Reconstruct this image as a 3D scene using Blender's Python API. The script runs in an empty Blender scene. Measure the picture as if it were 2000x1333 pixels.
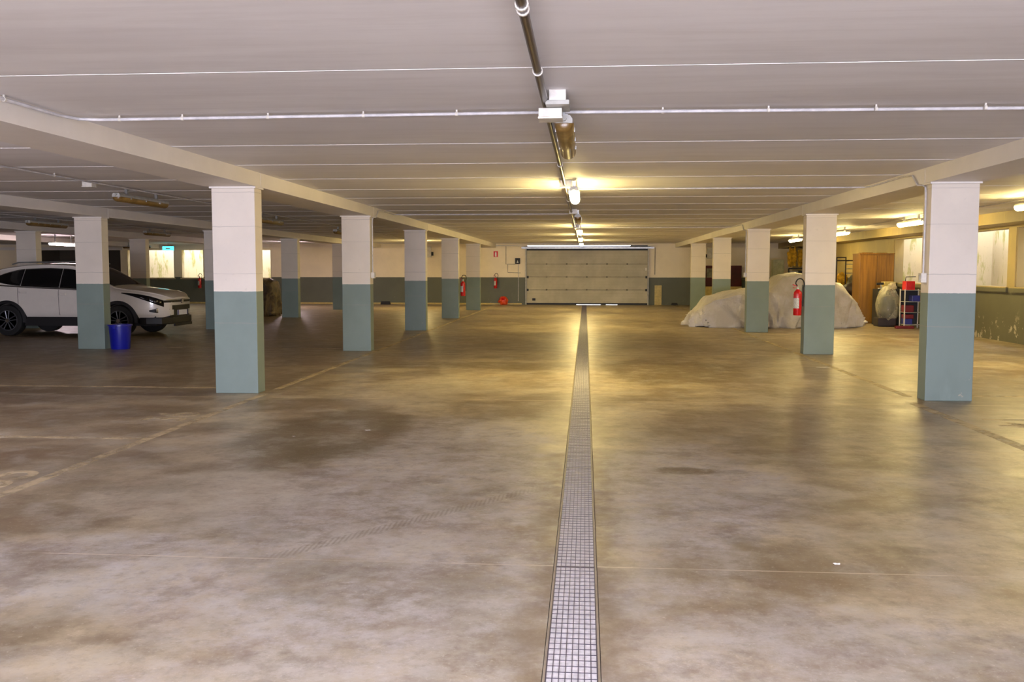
import bpy, bmesh, math, random
from mathutils import Vector, Matrix, noise
PI = math.pi
rnd = random.Random(7)
SC = bpy.context.scene
COL = SC.collection

# ------------------------------------------------------------------ camera, light, exposure
F_PX = 1824.3
cam_d = bpy.data.cameras.new('camera')
cam_d.sensor_width = 36.0
cam_d.lens = 36.0 * F_PX / 2000.0
cam_d.clip_start = 0.05
cam_d.clip_end = 300
cam = bpy.data.objects.new('camera', cam_d)
COL.objects.link(cam)
cam.location = (0, 0, 1.5)
cam.rotation_euler = (PI / 2 - 0.0753, -0.0006, 0.0782)
SC.camera = cam

SC.view_settings.view_transform = 'Standard'
SC.view_settings.look = 'None'
SC.view_settings.gamma = 1.0
SC.view_settings.use_curve_mapping = False
SC.view_settings.exposure = 1.58

world = bpy.data.worlds.new('sky')
SC.world = world
world.use_nodes = True
wn = world.node_tree
wn.nodes['Background'].inputs[0].default_value = (0.86, 0.88, 1.0, 1)
wn.nodes['Background'].inputs[1].default_value = 3.2

def area(name, loc, rot, sx, sy, power, color):
    l = bpy.data.lights.new(name, 'AREA')
    l.shape = 'RECTANGLE'; l.size = sx; l.size_y = sy
    l.energy = power; l.color = color
    o = bpy.data.objects.new(name, l); COL.objects.link(o)
    o.location = loc; o.rotation_euler = rot
    return o
# daylight coming through the open entrance behind the camera
area('entrance_daylight', (0.4, -9.6, 1.35), (PI / 2, 0, 0), 9.6, 2.5, 100, (0.80, 0.86, 1.0))
# added unseen fill aimed up from the entrance floor to brighten the ceiling
area('ceiling_fill', (0.4, -8.9, 0.05), (math.radians(152), 0, 0), 9.6, 1.6, 2600, (0.80, 0.80, 1.0))

LAMP_COL = (1.0, 0.77, 0.30)
LAMP_POWER = 47.0

# ------------------------------------------------------------------ materials
def lin(c):
    return tuple(((v / 255.0) / 12.92 if v / 255.0 <= 0.04045 else ((v / 255.0 + 0.055) / 1.055) ** 2.4) for v in c)

class Mat:
    def __init__(self, name, rgb=(0.5, 0.5, 0.5), rough=0.6, metal=0.0):
        self.m = bpy.data.materials.new(name); self.m.use_nodes = True
        self.nt = self.m.node_tree; self.N = self.nt.nodes; self.L = self.nt.links
        self.b = self.N['Principled BSDF']
        self.b.inputs['Base Color'].default_value = (*rgb, 1)
        self.b.inputs['Roughness'].default_value = rough
        self.b.inputs['Metallic'].default_value = metal
        self._co = None
    @property
    def co(self):
        if self._co is None:
            n = self.N.new('ShaderNodeTexCoord'); self._co = n.outputs['Object']
        return self._co
    def world(self):
        n = self.N.new('ShaderNodeNewGeometry'); self._co = n.outputs['Position']; return self
    def vec(self, scale=(1, 1, 1), loc=(0, 0, 0)):
        n = self.N.new('ShaderNodeMapping'); n.inputs['Scale'].default_value = scale
        n.inputs['Location'].default_value = loc
        self.L.new(self.co, n.inputs[0]); return n.outputs[0]
    def noise(self, s, detail=4, rough=0.6, scale=(1, 1, 1), loc=(0, 0, 0), dist=0.0):
        n = self.N.new('ShaderNodeTexNoise'); n.inputs['Scale'].default_value = s
        n.inputs['Detail'].default_value = detail; n.inputs['Roughness'].default_value = rough
        n.inputs['Distortion'].default_value = dist
        self.L.new(self.vec(scale, loc), n.inputs[0]); return n.outputs[0]
    def xyz(self):
        n = self.N.new('ShaderNodeSeparateXYZ'); self.L.new(self.co, n.inputs[0]); return n.outputs
    def val(self, x, s):
        if isinstance(x, (int, float)): s.default_value = x
        elif isinstance(x, tuple): s.default_value = (*x, 1) if len(x) == 3 else x
        else: self.L.new(x, s)
    def math(self, op, a, b=0.0, clamp=False):
        n = self.N.new('ShaderNodeMath'); n.operation = op; n.use_clamp = clamp
        self.val(a, n.inputs[0]); self.val(b, n.inputs[1]); return n.outputs[0]
    def ramp(self, x, a, b, lo=0.0, hi=1.0):
        n = self.N.new('ShaderNodeMapRange'); n.clamp = True
        n.interpolation_type = 'SMOOTHSTEP'
        self.val(x, n.inputs[0]); n.inputs[1].default_value = a; n.inputs[2].default_value = b
        n.inputs[3].default_value = lo; n.inputs[4].default_value = hi; return n.outputs[0]
    def mix(self, f, a, b, mode='MIX'):
        n = self.N.new('ShaderNodeMix'); n.data_type = 'RGBA'; n.blend_type = mode
        self.val(f, n.inputs[0]); self.val(a, n.inputs[6]); self.val(b, n.inputs[7]); return n.outputs[2]
    def band(self, x, c, w, soft=0.3):
        d = self.math('ABSOLUTE', self.math('SUBTRACT', x, c)); return self.ramp(d, w * (1 - soft), w, 1.0, 0.0)
    def color(self, c): self.L.new(c, self.b.inputs['Base Color']); return self
    def rough(self, c): self.L.new(c, self.b.inputs['Roughness']); return self
    def bump(self, h, s=0.2, d=0.01):
        n = self.N.new('ShaderNodeBump'); n.inputs['Strength'].default_value = s
        n.inputs['Distance'].default_value = d
        self.L.new(h, n.inputs['Height']); self.L.new(n.outputs[0], self.b.inputs['Normal']); return self

def soft(name, rgb, rough=0.55, var=0.18, s=9.0, metal=0.0, bump=0.0, coat=0.0):
    """plain surface with a little wear noise"""
    m = Mat(name, rgb, rough, metal)
    n = m.noise(s, 4)
    dark = tuple(v * (1 - var) for v in rgb); lite = tuple(min(1, v * (1 + var * .6)) for v in rgb)
    m.color(m.mix(m.ramp(n, .3, .7), dark, lite))
    if bump: m.bump(n, bump, 0.01)
    if coat:
        m.b.inputs['Coat Weight'].default_value = coat; m.b.inputs['Coat Roughness'].default_value = 0.08
    return m.m

# concrete floor
m = Mat('polished_concrete').world()
x, y, z = m.xyz()
big = m.noise(0.22, 3, .55, loc=(3, 1, 0)); mid = m.noise(0.8, 6, .62); fine = m.noise(5, 8, .72)
blot = m.noise(0.7, 9, .74, loc=(9, 4, 0)); grain = m.noise(38, 6, .75)
c = m.mix(m.ramp(mid, .42, .60), lin((142, 126, 98)), lin((196, 182, 152)))
c = m.mix(m.math('MULTIPLY', m.ramp(big, .45, .62), .5), c, lin((150, 138, 120)))
# chalky dust swept round the drain near the entrance, darker brown tone past the aisle edges
def blob(cx, cy, rx, ry, k=0.35):
    dx = m.math('MULTIPLY', m.math('SUBTRACT', x, cx), 1 / rx); dy = m.math('MULTIPLY', m.math('SUBTRACT', y, cy), 1 / ry)
    d = m.math('SQRT', m.math('ADD', m.math('MULTIPLY', dx, dx), m.math('MULTIPLY', dy, dy)))
    d = m.math('ADD', d, m.math('MULTIPLY', m.math('SUBTRACT', blot, .5), 2.6 * k * 2))
    return m.ramp(d, .72, 1.08, 1.0, 0.0)
dust = m.math('MAXIMUM', blob(-1.1, 6.0, 1.25, 3.6), m.math('MAXIMUM', blob(.6, 6.4, .9, 1.8), blob(-1.6, 4.35, 2.1, .75)))
dust = m.math('MAXIMUM', dust, m.math('MULTIPLY', blob(.4, 3.2, 2.6, .9), .75))
dust = m.math('MULTIPLY', dust, m.ramp(m.noise(7, 9, .8, loc=(6, 1, 0)), .36, .62, .25, 1.0))
c = m.mix(m.math('MULTIPLY', dust, .92), c, lin((192, 187, 182)))
damp = m.math('MAXIMUM', blob(-2.35, 8.4, .75, 1.7, .2), m.math('MAXIMUM', blob(.75, 7.0, .30, .16, .5), blob(1.25, 14.2, 1.3, 1.9, .3)))
damp = m.math('MAXIMUM', damp, m.math('MULTIPLY', blob(-1.8, 14.6, 2.6, .6, .3), .8))
damp = m.math('MAXIMUM', damp, m.math('MULTIPLY', blob(-6.6, 11.1, 2.4, .5, .3), .8))
c = m.mix(m.math('MULTIPLY', damp, .80), c, lin((104, 90, 62)))
pale = m.math('MAXIMUM', blob(1.45, 6.35, .38, .3, .3), m.math('MAXIMUM', blob(-2.1, 11.5, .7, 1.6, .2), blob(-2.6, 6.1, .8, .7, .25)))
c = m.mix(m.math('MULTIPLY', pale, .55), c, lin((205, 196, 176)))
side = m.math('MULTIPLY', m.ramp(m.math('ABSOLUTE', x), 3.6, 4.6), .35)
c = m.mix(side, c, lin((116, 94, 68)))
far = m.math('MULTIPLY', m.ramp(y, 9, 24), .45)  # floor colour darkened with distance in place of weaker, warmer light
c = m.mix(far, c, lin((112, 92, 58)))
c = m.mix(m.ramp(fine, .42, .9, 0, .5), c, lin((104, 86, 62)))
c = m.mix(m.ramp(m.noise(1.6, 8, .75, loc=(2, 7, 0)), .44, .72, 0, .50), c, lin((126, 96, 70)))
c = m.mix(m.ramp(m.noise(2.3, 9, .72, loc=(12, 3, 0)), .46, .66, 0, .60), c, lin((186, 180, 166)))
c = m.mix(m.ramp(m.noise(.9, 8, .70, loc=(1, 13, 0)), .46, .68, 0, .45), c, lin((104, 92, 62)))
c = m.mix(m.ramp(m.noise(2.6, 9, .74, loc=(21, 9, 0)), .50, .64, 0, .40), c, lin((110, 90, 70)))
c = m.mix(m.ramp(m.noise(13, 7, .75, loc=(3, 9, 0)), .50, .68, 0, .28), c, lin((112, 96, 74)))
c = m.mix(m.ramp(grain, .56, .70, 0, .5), c, lin((214, 206, 190)))
c = m.mix(m.ramp(grain, .26, .40, .24, 0), c, lin((70, 56, 42)))
# grime bordering the drain
dr = m.ramp(m.math('ABSOLUTE', m.math('ADD', x, .042)), .13, .34, 1, 0)
c = m.mix(m.math('MULTIPLY', dr, m.ramp(fine, .3, .6, .2, .7)), c, lin((118, 100, 80)))
# tyre track
tx = m.math('ADD', m.math('ADD', x, m.math('MULTIPLY', y, -.78)), 5.28)
tr = m.math('MULTIPLY', m.band(tx, 0, .075, .3), m.math('MULTIPLY', m.ramp(y, 4.5, 4.8), m.ramp(y, 6.0, 6.6, 1, 0)))
st = m.N.new('ShaderNodeTexWave'); st.inputs['Scale'].default_value = 12; m.L.new(m.vec(), st.inputs[0])
c = m.mix(m.math('MULTIPLY', tr, m.ramp(st.outputs['Fac'], .4, .7, .05, .32)), c, lin((110, 92, 74)))
# saw-cut joints
j = None
for yc in (4.66, 10.72, 16.8, 22.9, 28.9, 35.0):
    b = m.band(y, yc, .008 if yc < 6 else .02, .5); j = b if j is None else m.math('MAXIMUM', j, b)
j2 = m.ramp(m.noise(1.4, 5, .6, loc=(4, 0, 0)), .4, .56, .25, 1)
c = m.mix(m.math('MULTIPLY', m.math('MULTIPLY', j, j2), .7), c, lin((216, 204, 180)))
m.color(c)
r = m.ramp(mid, .3, .7, .30, .40)
r = m.math('ADD', r, m.math('MULTIPLY', dust, .22)); r = m.math('ADD', r, m.ramp(fine, .3, .7, 0, .08))
m.rough(r)
m.b.inputs['Specular IOR Level'].default_value = .5
m.bump(m.math('ADD', m.math('MULTIPLY', fine, .8), m.math('MULTIPLY', mid, 1.2)), .09, .010)
M_FLOOR = m.m

# painted ceiling of concrete planks
m = Mat('painted_ceiling', rough=.62).world()
x, y, z = m.xyz()
n1 = m.noise(.5, 5, .6, scale=(.35, 1.4, 1)); n2 = m.noise(6, 6, .7, scale=(.12, 1, 1)); n3 = m.noise(1.3, 6, .7, loc=(5, 5, 0))
c = m.mix(m.ramp(n1, .35, .65), lin((222, 218, 217)), lin((234, 231, 230)))
c = m.mix(m.ramp(n2, .40, .72, 0, .35), c, lin((206, 200, 197)))
c = m.mix(m.math('MULTIPLY', m.ramp(m.math('ABSOLUTE', m.math('ADD', x, .05)), .05, .5, 1, 0), m.ramp(n3, .4, .6, .1, .5)), c, lin((232, 228, 228)))
c = m.mix(m.ramp(n3, .66, .74, 0, .35), c, lin((216, 210, 210)))
q = m.math('SUBTRACT', m.math('MULTIPLY', m.math('ADD', y, -2.32 + 160.6), 1 / 1.606), 0.0)
fr = m.math('ABSOLUTE', m.math('SUBTRACT', m.math('FRACT', q), .5))      # .5 at the joints
line = m.ramp(fr, .4945, .4965, 0, 1); line = m.math('MULTIPLY', line, m.ramp(n3, .25, .5, .5, 1))
shade = m.math('MULTIPLY', m.ramp(fr, .480, .491, 0, 1), .18)
c = m.mix(shade, c, lin((130, 122, 120)))
c = m.mix(m.math('MULTIPLY', line, .95), c, lin((252, 250, 247)))
m.color(c)
m.bump(m.math('ADD', m.math('MULTIPLY', n2, .6), m.math('MULTIPLY', fr, -3.0)), .12, .02)
M_CEIL = m.m

# column / beam / wall paint
def paint(name, up, low=None, zsplit=1.25, boards=(), dirt=.25, rough=.6, stain=None):
    m = Mat(name, rough=rough).world()
    x, y, z = m.xyz()
    n1 = m.noise(1.4, 5, .6); n2 = m.noise(14, 6, .7); n3 = m.noise(3.0, 6, .7, scale=(1, 1, .25), loc=(2, 2, 2))
    u = m.mix(m.ramp(n1, .35, .65), tuple(v * .93 for v in up), up)
    u = m.mix(m.ramp(n2, .62, .72, 0, dirt), u, tuple(v * .6 for v in up))
    if stain:
        u = m.mix(m.ramp(n3, .52, .62, 0, .8), u, stain)
    c = u
    if low:
        l = m.mix(m.ramp(n1, .35, .65), tuple(v * .9 for v in low), low)
        l = m.mix(m.ramp(n3, .58, .75, 0, .3), l, tuple(min(1, v * 1.35) for v in low))
        chips = m.math('MULTIPLY', m.ramp(m.noise(4 if stain else 9, 6, .7, loc=(8, 8, 8)), .57 if stain else .66, .61 if stain else .70), m.ramp(z, .02, .5, 1, .05) if not stain else m.ramp(z, .2, .75, 1, .0))
        l = m.mix(chips, l, lin((168, 160, 142)))
        zz = m.math('ADD', z, m.math('MULTIPLY', m.math('SUBTRACT', n2, .5), .012))
        c = m.mix(m.ramp(zz, zsplit - .004, zsplit + .004), l, u)
    for zb in boards:
        wob = m.math('ADD', z, m.math('MULTIPLY', m.math('SUBTRACT', m.noise(7, 3), .5), .02))
        k = m.math('MULTIPLY', m.band(wob, zb, .008, .6), m.ramp(n1, .4, .6, .15, .42))
        c = m.mix(k, c, tuple(v * .4 for v in up))
    m.color(c); m.bump(m.math('ADD', n2, m.math('MULTIPLY', n1, .5)), .12, .008)
    return m.m
M_COLUMN = paint('pillar_paint', lin((222, 212, 198)), lin((122, 137, 130)), 1.245, (2.44, 2.03, 1.46, .86))
M_BEAM = paint('beam_paint', lin((232, 225, 216)))
M_WALL = paint('wall_paint', lin((242, 228, 200)), lin((98, 101, 88)), 1.20)
M_WALL_R = paint('stained_wall_paint', lin((160, 142, 96)), lin((92, 90, 70)), 1.14, dirt=.6, stain=lin((170, 150, 96)))
M_WALL_D = paint('grey_wall', lin((120, 108, 90)))
M_WELL = paint('light_well_render', lin((204, 190, 156)), dirt=.5, stain=lin((150, 146, 70)), rough=.9)
M_GROUND = soft('asphalt', lin((120, 118, 114)), .9)

M_WHITE = soft('white_plastic', lin((214, 208, 196)), .45)
M_GREYP = soft('grey_plastic', lin((176, 174, 166)), .45)
M_COND = soft('pvc_conduit', lin((198, 194, 194)), .35)
M_PIPE = soft('dark_pipe', lin((58, 46, 48)), .3)
M_BLACK = soft('black_plastic', lin((17, 15, 17)), .55)
M_RUBBER = soft('rubber', lin((16, 15, 15)), .75, bump=.1)
M_STEEL = soft('galvanised_steel', lin((170, 170, 168)), .35, metal=.7)
M_GRATE = soft('dark_grate_steel', lin((62, 54, 74)), .45)
M_BED = soft('pale_channel_bed', lin((212, 209, 211)), .7, var=.20, s=30)
M_DFRAME = soft('channel_frame', lin((150, 138, 120)), .6)
M_CARWHITE = soft('white_car_paint', lin((214, 206, 196)), .3, var=.02, coat=.7)
M_GLASSD = soft('tinted_glass', lin((8, 8, 10)), .06, var=.1)
M_CHROME = soft('chrome', lin((200, 200, 205)), .12, metal=1.0)
M_ALLOY = soft('alloy', lin((96, 96, 100)), .35, metal=.6)
M_RED = soft('red_enamel', lin((190, 14, 20)), .22, var=.08, coat=.5)
M_REDBOX = soft('red_plastic', lin((214, 10, 12)), .35)
M_ORANGE = soft('orange_red_plastic', lin((214, 72, 28)), .4)
M_BLUE = soft('blue_plastic', lin((14, 22, 140)), .35, var=.12, s=4)
M_DKRED = soft('dark_red_plastic', lin((112, 10, 18)), .4)
M_NAVY = soft('navy_plastic', lin((40, 44, 128)), .4)
M_YELLOW = soft('yellow_cloth', lin((196, 150, 20)), .8, var=.5, s=8)
M_BURG = soft('burgundy_panel', lin((74, 12, 16)), .6, var=.3, s=3)
M_CREAM = soft('cream_laminate', lin((196, 176, 110)), .5)
M_DKGREEN = soft('dark_green_plastic', lin((30, 52, 40)), .5)
M_PAPER = soft('paper', lin((232, 228, 220)), .8)
M_LABEL = soft('printed_label', lin((196, 192, 180)), .5, var=.35, s=60)
M_GREYFAB = soft('grey_fabric', lin((128, 124, 108)), .9, var=.4, s=6)
M_DARKBAG = soft('dark_bag', lin((40, 26, 30)), .6, var=.4, s=5)
M_PLATE = soft('plate_white', lin((238, 240, 250)), .25, var=.02)
M_EXITW = soft('sign_white', lin((240, 240, 236)), .4, var=.02)

# wood
m = Mat('oak_veneer', rough=.45)
n = m.noise(3, 6, .7, scale=(6, 6, .35)); 
m.color(m.mix(m.ramp(n, .35, .65), lin((104, 70, 12)), lin((130, 90, 24)))); M_WOOD = m.m

# garage door skin: pale ribbed steel
m = Mat('garage_door_skin', rough=.5)
x, y, z = m.xyz()
n = m.noise(1.2, 5, .6)
rib = m.math('ABSOLUTE', m.math('SUBTRACT', m.math('FRACT', m.math('MULTIPLY', z, 8.0)), .5))
c = m.mix(m.ramp(n, .35, .7), lin((168, 160, 134)), lin((186, 178, 152)))
c = m.mix(m.ramp(rib, .44, .5, 0, .25), c, lin((130, 122, 98)))
m.color(c); m.bump(rib, .15, .01); M_GDOOR = m.m

# tarpaulin
m = Mat('grey_tarpaulin', rough=.42)
n1 = m.noise(2.2, 5, .6); n2 = m.noise(9, 6, .7, dist=1.5)
m.color(m.mix(m.ramp(n1, .4, .6), lin((180, 172, 158)), lin((194, 188, 182))))
n3 = m.noise(4, 5, .6, scale=(1, 1, .4), dist=2.5)
m.bump(m.math('ADD', m.math('MULTIPLY', n3, 1.5), m.math('ADD', n2, n1)), .5, .05)
m.b.inputs['Sheen Weight'].default_value = .2
M_TARP = m.m
m = Mat('brown_dust_cover', rough=.3)
n1 = m.noise(3.2, 5, .6, dist=1); n2 = m.noise(12, 6, .7, dist=2)
m.color(m.mix(m.ramp(n1, .4, .6), lin((58, 42, 22)), lin((112, 92, 58))))
m.bump(m.math('ADD', n2, n1), .8, .04); M_BROWNCOV = m.m

# thin translucent polythene
m = Mat('clear_polythene', lin((216, 208, 182)), .25)
n2 = m.noise(5, 3, .6, dist=1.0); m.bump(n2, .15, .02)
m.b.inputs['Transmission Weight'].default_value = .0
tr_ = m.N.new('ShaderNodeBsdfTransparent'); tr_.inputs[0].default_value = (.92, .9, .85, 1)
mx = m.N.new('ShaderNodeMixShader'); m.L.new(m.ramp(m.noise(2.2, 3, .6), .35, .70, .26, .46), mx.inputs[0])
m.L.new(tr_.outputs[0], mx.inputs[1]); m.L.new(m.b.outputs[0], mx.inputs[2])
m.L.new(mx.outputs[0], m.N['Material Output'].inputs[0]); M_POLY = m.m

# worn floor paint: only flecks of it are left
def worn(name, rgb, amount):
    m = Mat(name, rgb, .55).world()
    tr = m.N.new('ShaderNodeBsdfTransparent'); mx = m.N.new('ShaderNodeMixShader')
    n = m.noise(3.0, 8, .72, dist=.5)
    m.L.new(m.ramp(n, .60 - amount * .35, .78 - amount * .25, 0, .30 + amount * .65), mx.inputs[0])
    m.L.new(tr.outputs[0], mx.inputs[1]); m.L.new(m.b.outputs[0], mx.inputs[2])
    m.L.new(mx.outputs[0], m.N['Material Output'].inputs[0]); return m.m
M_LINE = worn('worn_line_paint', lin((206, 188, 152)), .85)
M_LINE2 = worn('worn_number_paint', lin((206, 188, 152)), .75)

# lamps
def emit(name, rgb, strength, base=(.9, .9, .9)):
    m = Mat(name, base, .3)
    m.b.inputs['Emission Color'].default_value = (*rgb, 1); m.b.inputs['Emission Strength'].default_value = strength
    return m.m
M_LAMP = emit('lit_tube_diffuser', LAMP_COL, LAMP_POWER)
M_LAMPR = emit('lit_right_row_diffuser', LAMP_COL, 42.0)
M_LAMPC = emit('lit_cool_diffuser', (1.0, .80, .86), LAMP_POWER * .6)
M_FILLD = emit('fill_daylight_diffuser', (.86, .84, 1.0), 44.0)  # glow of the added fill tubes out of view
M_FILLE = emit('fill_dim_diffuser', (.85, .80, 1.0), 19.0)  # weaker glow for the added fill tube left of the view
M_EXIT = emit('lit_exit_sign', (.05, .75, .85), 1.3, (.1, .6, .6))
m = Mat('unlit_amber_diffuser', lin((150, 112, 58)), .36)
n = m.noise(5, 5, .65); m.color(m.mix(m.ramp(n, .35, .7), lin((104, 78, 34)), lin((140, 110, 58))))
m.b.inputs['Coat Weight'].default_value = .15; M_OFF = m.m

# ------------------------------------------------------------------ mesh helpers
class MB:
    def __init__(s): s.bm = bmesh.new()
    def box(s, x0, x1, y0, y1, z0, z1):
        v = [s.bm.verts.new(p) for p in ((x0, y0, z0), (x1, y0, z0), (x1, y1, z0), (x0, y1, z0), (x0, y0, z1), (x1, y0, z1), (x1, y1, z1), (x0, y1, z1))]
        for f in ((0, 3, 2, 1), (4, 5, 6, 7), (0, 1, 5, 4), (1, 2, 6, 5), (2, 3, 7, 6), (3, 0, 4, 7)): s.bm.faces.new([v[i] for i in f])
        return s
    def tube(s, pts, r, n=10, caps=True, r2=None):
        pts = [Vector(p) for p in pts]; rings = []
        prev = None
        for i, p in enumerate(pts):
            a = pts[max(0, i - 1)]; b = pts[min(len(pts) - 1, i + 1)]; d = (b - a).normalized()
            if prev is None:
                up = Vector((0, 0, 1)) if abs(d.z) < .9 else Vector((1, 0, 0)); u = d.cross(up).normalized()
            else:
                u = (prev - d * prev.dot(d)).normalized()
            prev = u; w = d.cross(u); rr = r if r2 is None else r + (r2 - r) * i / (len(pts) - 1)
            rings.append([s.bm.verts.new(p + (u * math.cos(t) + w * math.sin(t)) * rr) for t in [2 * PI * k / n for k in range(n)]])
        for a, b in zip(rings, rings[1:]):
            for k in range(n): s.bm.faces.new((a[k], a[(k + 1) % n], b[(k + 1) % n], b[k]))
        if caps: s.bm.faces.new(rings[0][::-1]); s.bm.faces.new(rings[-1])
        return s
    def lathe(s, prof, n=24, c=(0, 0, 0), axis='z', jitter=0):
        rings = []
        for r, h in prof:
            ring = []
            for k in range(n):
                t = 2 * PI * k / n; p = (r * math.cos(t), r * math.sin(t), h)
                if axis == 'y': p = (p[0], p[2], p[1])
                if axis == 'x': p = (p[2], p[0], p[1])
                ring.append(s.bm.verts.new(Vector(p) + Vector(c)))
            rings.append(ring)
        for a, b in zip(rings, rings[1:]):
            for k in range(n): s.bm.faces.new((a[k], a[(k + 1) % n], b[(k + 1) % n], b[k]))
        s.bm.faces.new(rings[0][::-1]); s.bm.faces.new(rings[-1])
        return s
    def prism(s, poly, d0, d1, axis='y'):
        def P(a, b, d): return {'y': (a, d, b), 'x': (d, a, b), 'z': (a, b, d)}[axis]
        A = [s.bm.verts.new(P(a, b, d0)) for a, b in poly]; B = [s.bm.verts.new(P(a, b, d1)) for a, b in poly]
        n = len(poly); s.bm.faces.new(A); s.bm.faces.new(B[::-1])
        for k in range(n): s.bm.faces.new((A[k], A[(k + 1) % n], B[(k + 1) % n], B[k]))
        return s
    def grid(s, rows, close=False):
        V = [[s.bm.verts.new(p) for p in r] for r in rows]
        for a, b in zip(V, V[1:]):
            n = len(a)
            for k in range(n if close else n - 1): s.bm.faces.new((a[k], a[(k + 1) % n], b[(k + 1) % n], b[k]))
        return V
    def obj(s, name, mat, parent=None, smooth=False, bevel=0.0, loc=None):
        bmesh.ops.recalc_face_normals(s.bm, faces=s.bm.faces)
        if bevel:
            bmesh.ops.bevel(s.bm, geom=[e for e in s.bm.edges if len(e.link_faces) == 2 and e.calc_face_angle() > .6], offset=bevel, segments=2, affect='EDGES', profile=.6)
        me = bpy.data.meshes.new(name); s.bm.to_mesh(me); s.bm.free()
        me.materials.append(mat)
        if smooth:
            for p in me.polygons: p.use_smooth = True
            try: me.set_sharp_from_angle(angle=math.radians(40))
            except Exception: pass
        o = bpy.data.objects.new(name, me); COL.objects.link(o)
        if parent is not None: o.parent = parent
        if loc is not None: o.location = loc
        return o

def tag(o, label, cat, group=None):
    o['label'] = label; o['category'] = cat
    if group: o['group'] = group
    return o
def empty(name, loc, label, cat, group=None, rz=0):
    o = bpy.data.objects.new(name, None); COL.objects.link(o); o.location = loc; o.rotation_euler = (0, 0, rz)
    o.empty_display_size = .2
    return tag(o, label, cat, group)
def struct(o): o['kind'] = 'structure'; return o
def dup(root, loc, rz=None, label=None):
    r = root.copy(); COL.objects.link(r); r.location = loc
    if rz is not None: r.rotation_euler = (0, 0, rz)
    if label: r['label'] = label
    for ch in root.children:
        c = ch.copy(); COL.objects.link(c); c.parent = r
        for g in ch.children:
            d = g.copy(); COL.objects.link(d); d.parent = c
    return r

# ------------------------------------------------------------------ the building
CEIL = 2.68; BEAMZ = 2.508; YF = 41.25; XR = 8.9; XL = -27.0; YB = -10.0
D0, D1 = -0.152, 0.069            # drain slot
b = MB()
b.box(XL, D0, YB, YF + .3, -.25, 0); b.box(D1, XR + .3, YB, YF + .3, -.25, 0); b.box(D0, D1, YB, YF + .3, -.25, -.045)
b.box(XL, -20.6, YF + .3, 46.2, -.25, 0)
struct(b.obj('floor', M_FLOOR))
struct(MB().box(XL, XR + .3, YB, YF + .02, CEIL, CEIL + .3).box(XL, -20.6, YF + .02, 46.2, CEIL, CEIL + .3).obj('ceiling', M_CEIL))
b = MB()
yj = 2.32
while yj < YF:
    b.box(XL, XR, yj - .005, yj + .005, CEIL - .0026, CEIL + .001); yj += 1.606
struct(b.obj('trim_joints', soft('joint_sealant', lin((236, 233, 230)), .5, var=.1, s=3)))
b = MB().box(-60, 60, YF + .3, 90, -.4, -.02).box(-60, 60, -60, YB, -.4, -.02)
struct(b.obj('ground', M_GROUND))

def holes_x(b, x0, x1, y0, y1, z0, z1, hs):
    """wall slab along x with rectangular openings (xa, xb, za, zb)"""
    cur = x0
    for xa, xb, za, zb in sorted(hs):
        if xa > cur: b.box(cur, xa, y0, y1, z0, z1)
        if za > z0: b.box(xa, xb, y0, y1, z0, za)
        if zb < z1: b.box(xa, xb, y0, y1, zb, z1)
        cur = xb
    if cur < x1: b.box(cur, x1, y0, y1, z0, z1)
    return b
WZ0, WZ1 = 1.17, 2.42
FW = [(-21.35, -20.55), (-19.95, -18.62), (-18.30, -17.25), (-15.9, -14.12)]
HOLES = [(a, c2, WZ0, WZ1) for a, c2 in FW[1:]] + [(-20.85, -20.30, WZ0, WZ1), (-2.56, 2.68, -.3, 2.612), (-25.6, -21.15, -.3, 2.42)]
b = MB(); holes_x(b, XL, XR + .3, YF, YF + .28, -.0, CEIL, [(a, c2, max(z0, 0), z1) for a, c2, z0, z1 in HOLES])
struct(b.obj('wall_far', M_WALL))
# recessed lobby seen past the left pillars
b = MB().box(-26.9, -20.9, 46.0, 46.2, 0, CEIL).box(-27.0, -26.8, YF + .28, 46.2, 0, CEIL).box(-20.95, -20.75, YF + .28, 46.2, 0, CEIL)
struct(b.obj('wall_lobby', M_WALL_D))
struct(MB().box(-26.1, -25.62, YF - .12, YF + .0, 0, CEIL).obj('trim_pier', M_WALL))
struct(MB().box(-27, -21.0, YF - .10, YF, 2.42, 2.55).obj('trim_lintel', M_BEAM))
# side walls
RW = [(8.6, 10.6), (14.0, 15.9), (17.0, 20.22), (20.58, 22.9), (25.45, 27.95)]
b = MB(); cur = YB
for ya, yb in RW:
    b.box(XR, XR + .28, cur, ya, 0, CEIL); b.box(XR, XR + .28, ya, yb, 0, 1.16); b.box(XR, XR + .28, ya, yb, 2.40, CEIL); cur = yb
b.box(XR, XR + .28, cur, YF, 0, CEIL)
struct(b.obj('wall_right', M_WALL_R))
struct(MB().box(XL - .25, XL, YB, 46.2, 0, CEIL).obj('wall_left', M_WALL))
b = MB().box(XL, -4.6, YB - .25, YB, 0, CEIL).box(5.4, XR + .3, YB - .25, YB, 0, CEIL)
struct(b.obj('wall_back', M_WALL))
# light wells beyond the window openings
b = MB().box(-20.95, -13.4, YF + 1.5, YF + 1.7, -.3, 3.6).box(-13.6, -13.4, YF + .28, YF + 1.5, -.3, 3.6).box(-20.95, -20.75, YF + .28, YF + 1.5, 2.68, 3.6)
b.box(-20.75, -13.6, YF + .28, YF + 1.5, .75, .95)
struct(b.obj('wall_outer_left', M_WELL))
b = MB().box(XR + 1.15, XR + 1.35, 8.0, 28.6, -.3, 3.6)
for yy in (8.1, 11.9, 16.4, 20.4, 24.2, 28.3): b.box(XR + .28, XR + 1.15, yy - .1, yy + .1, -.3, 3.6)
b.box(XR + .28, XR + 1.15, 8.0, 28.6, .75, .95)
struct(b.obj('wall_outer_right', M_WELL))
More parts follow.
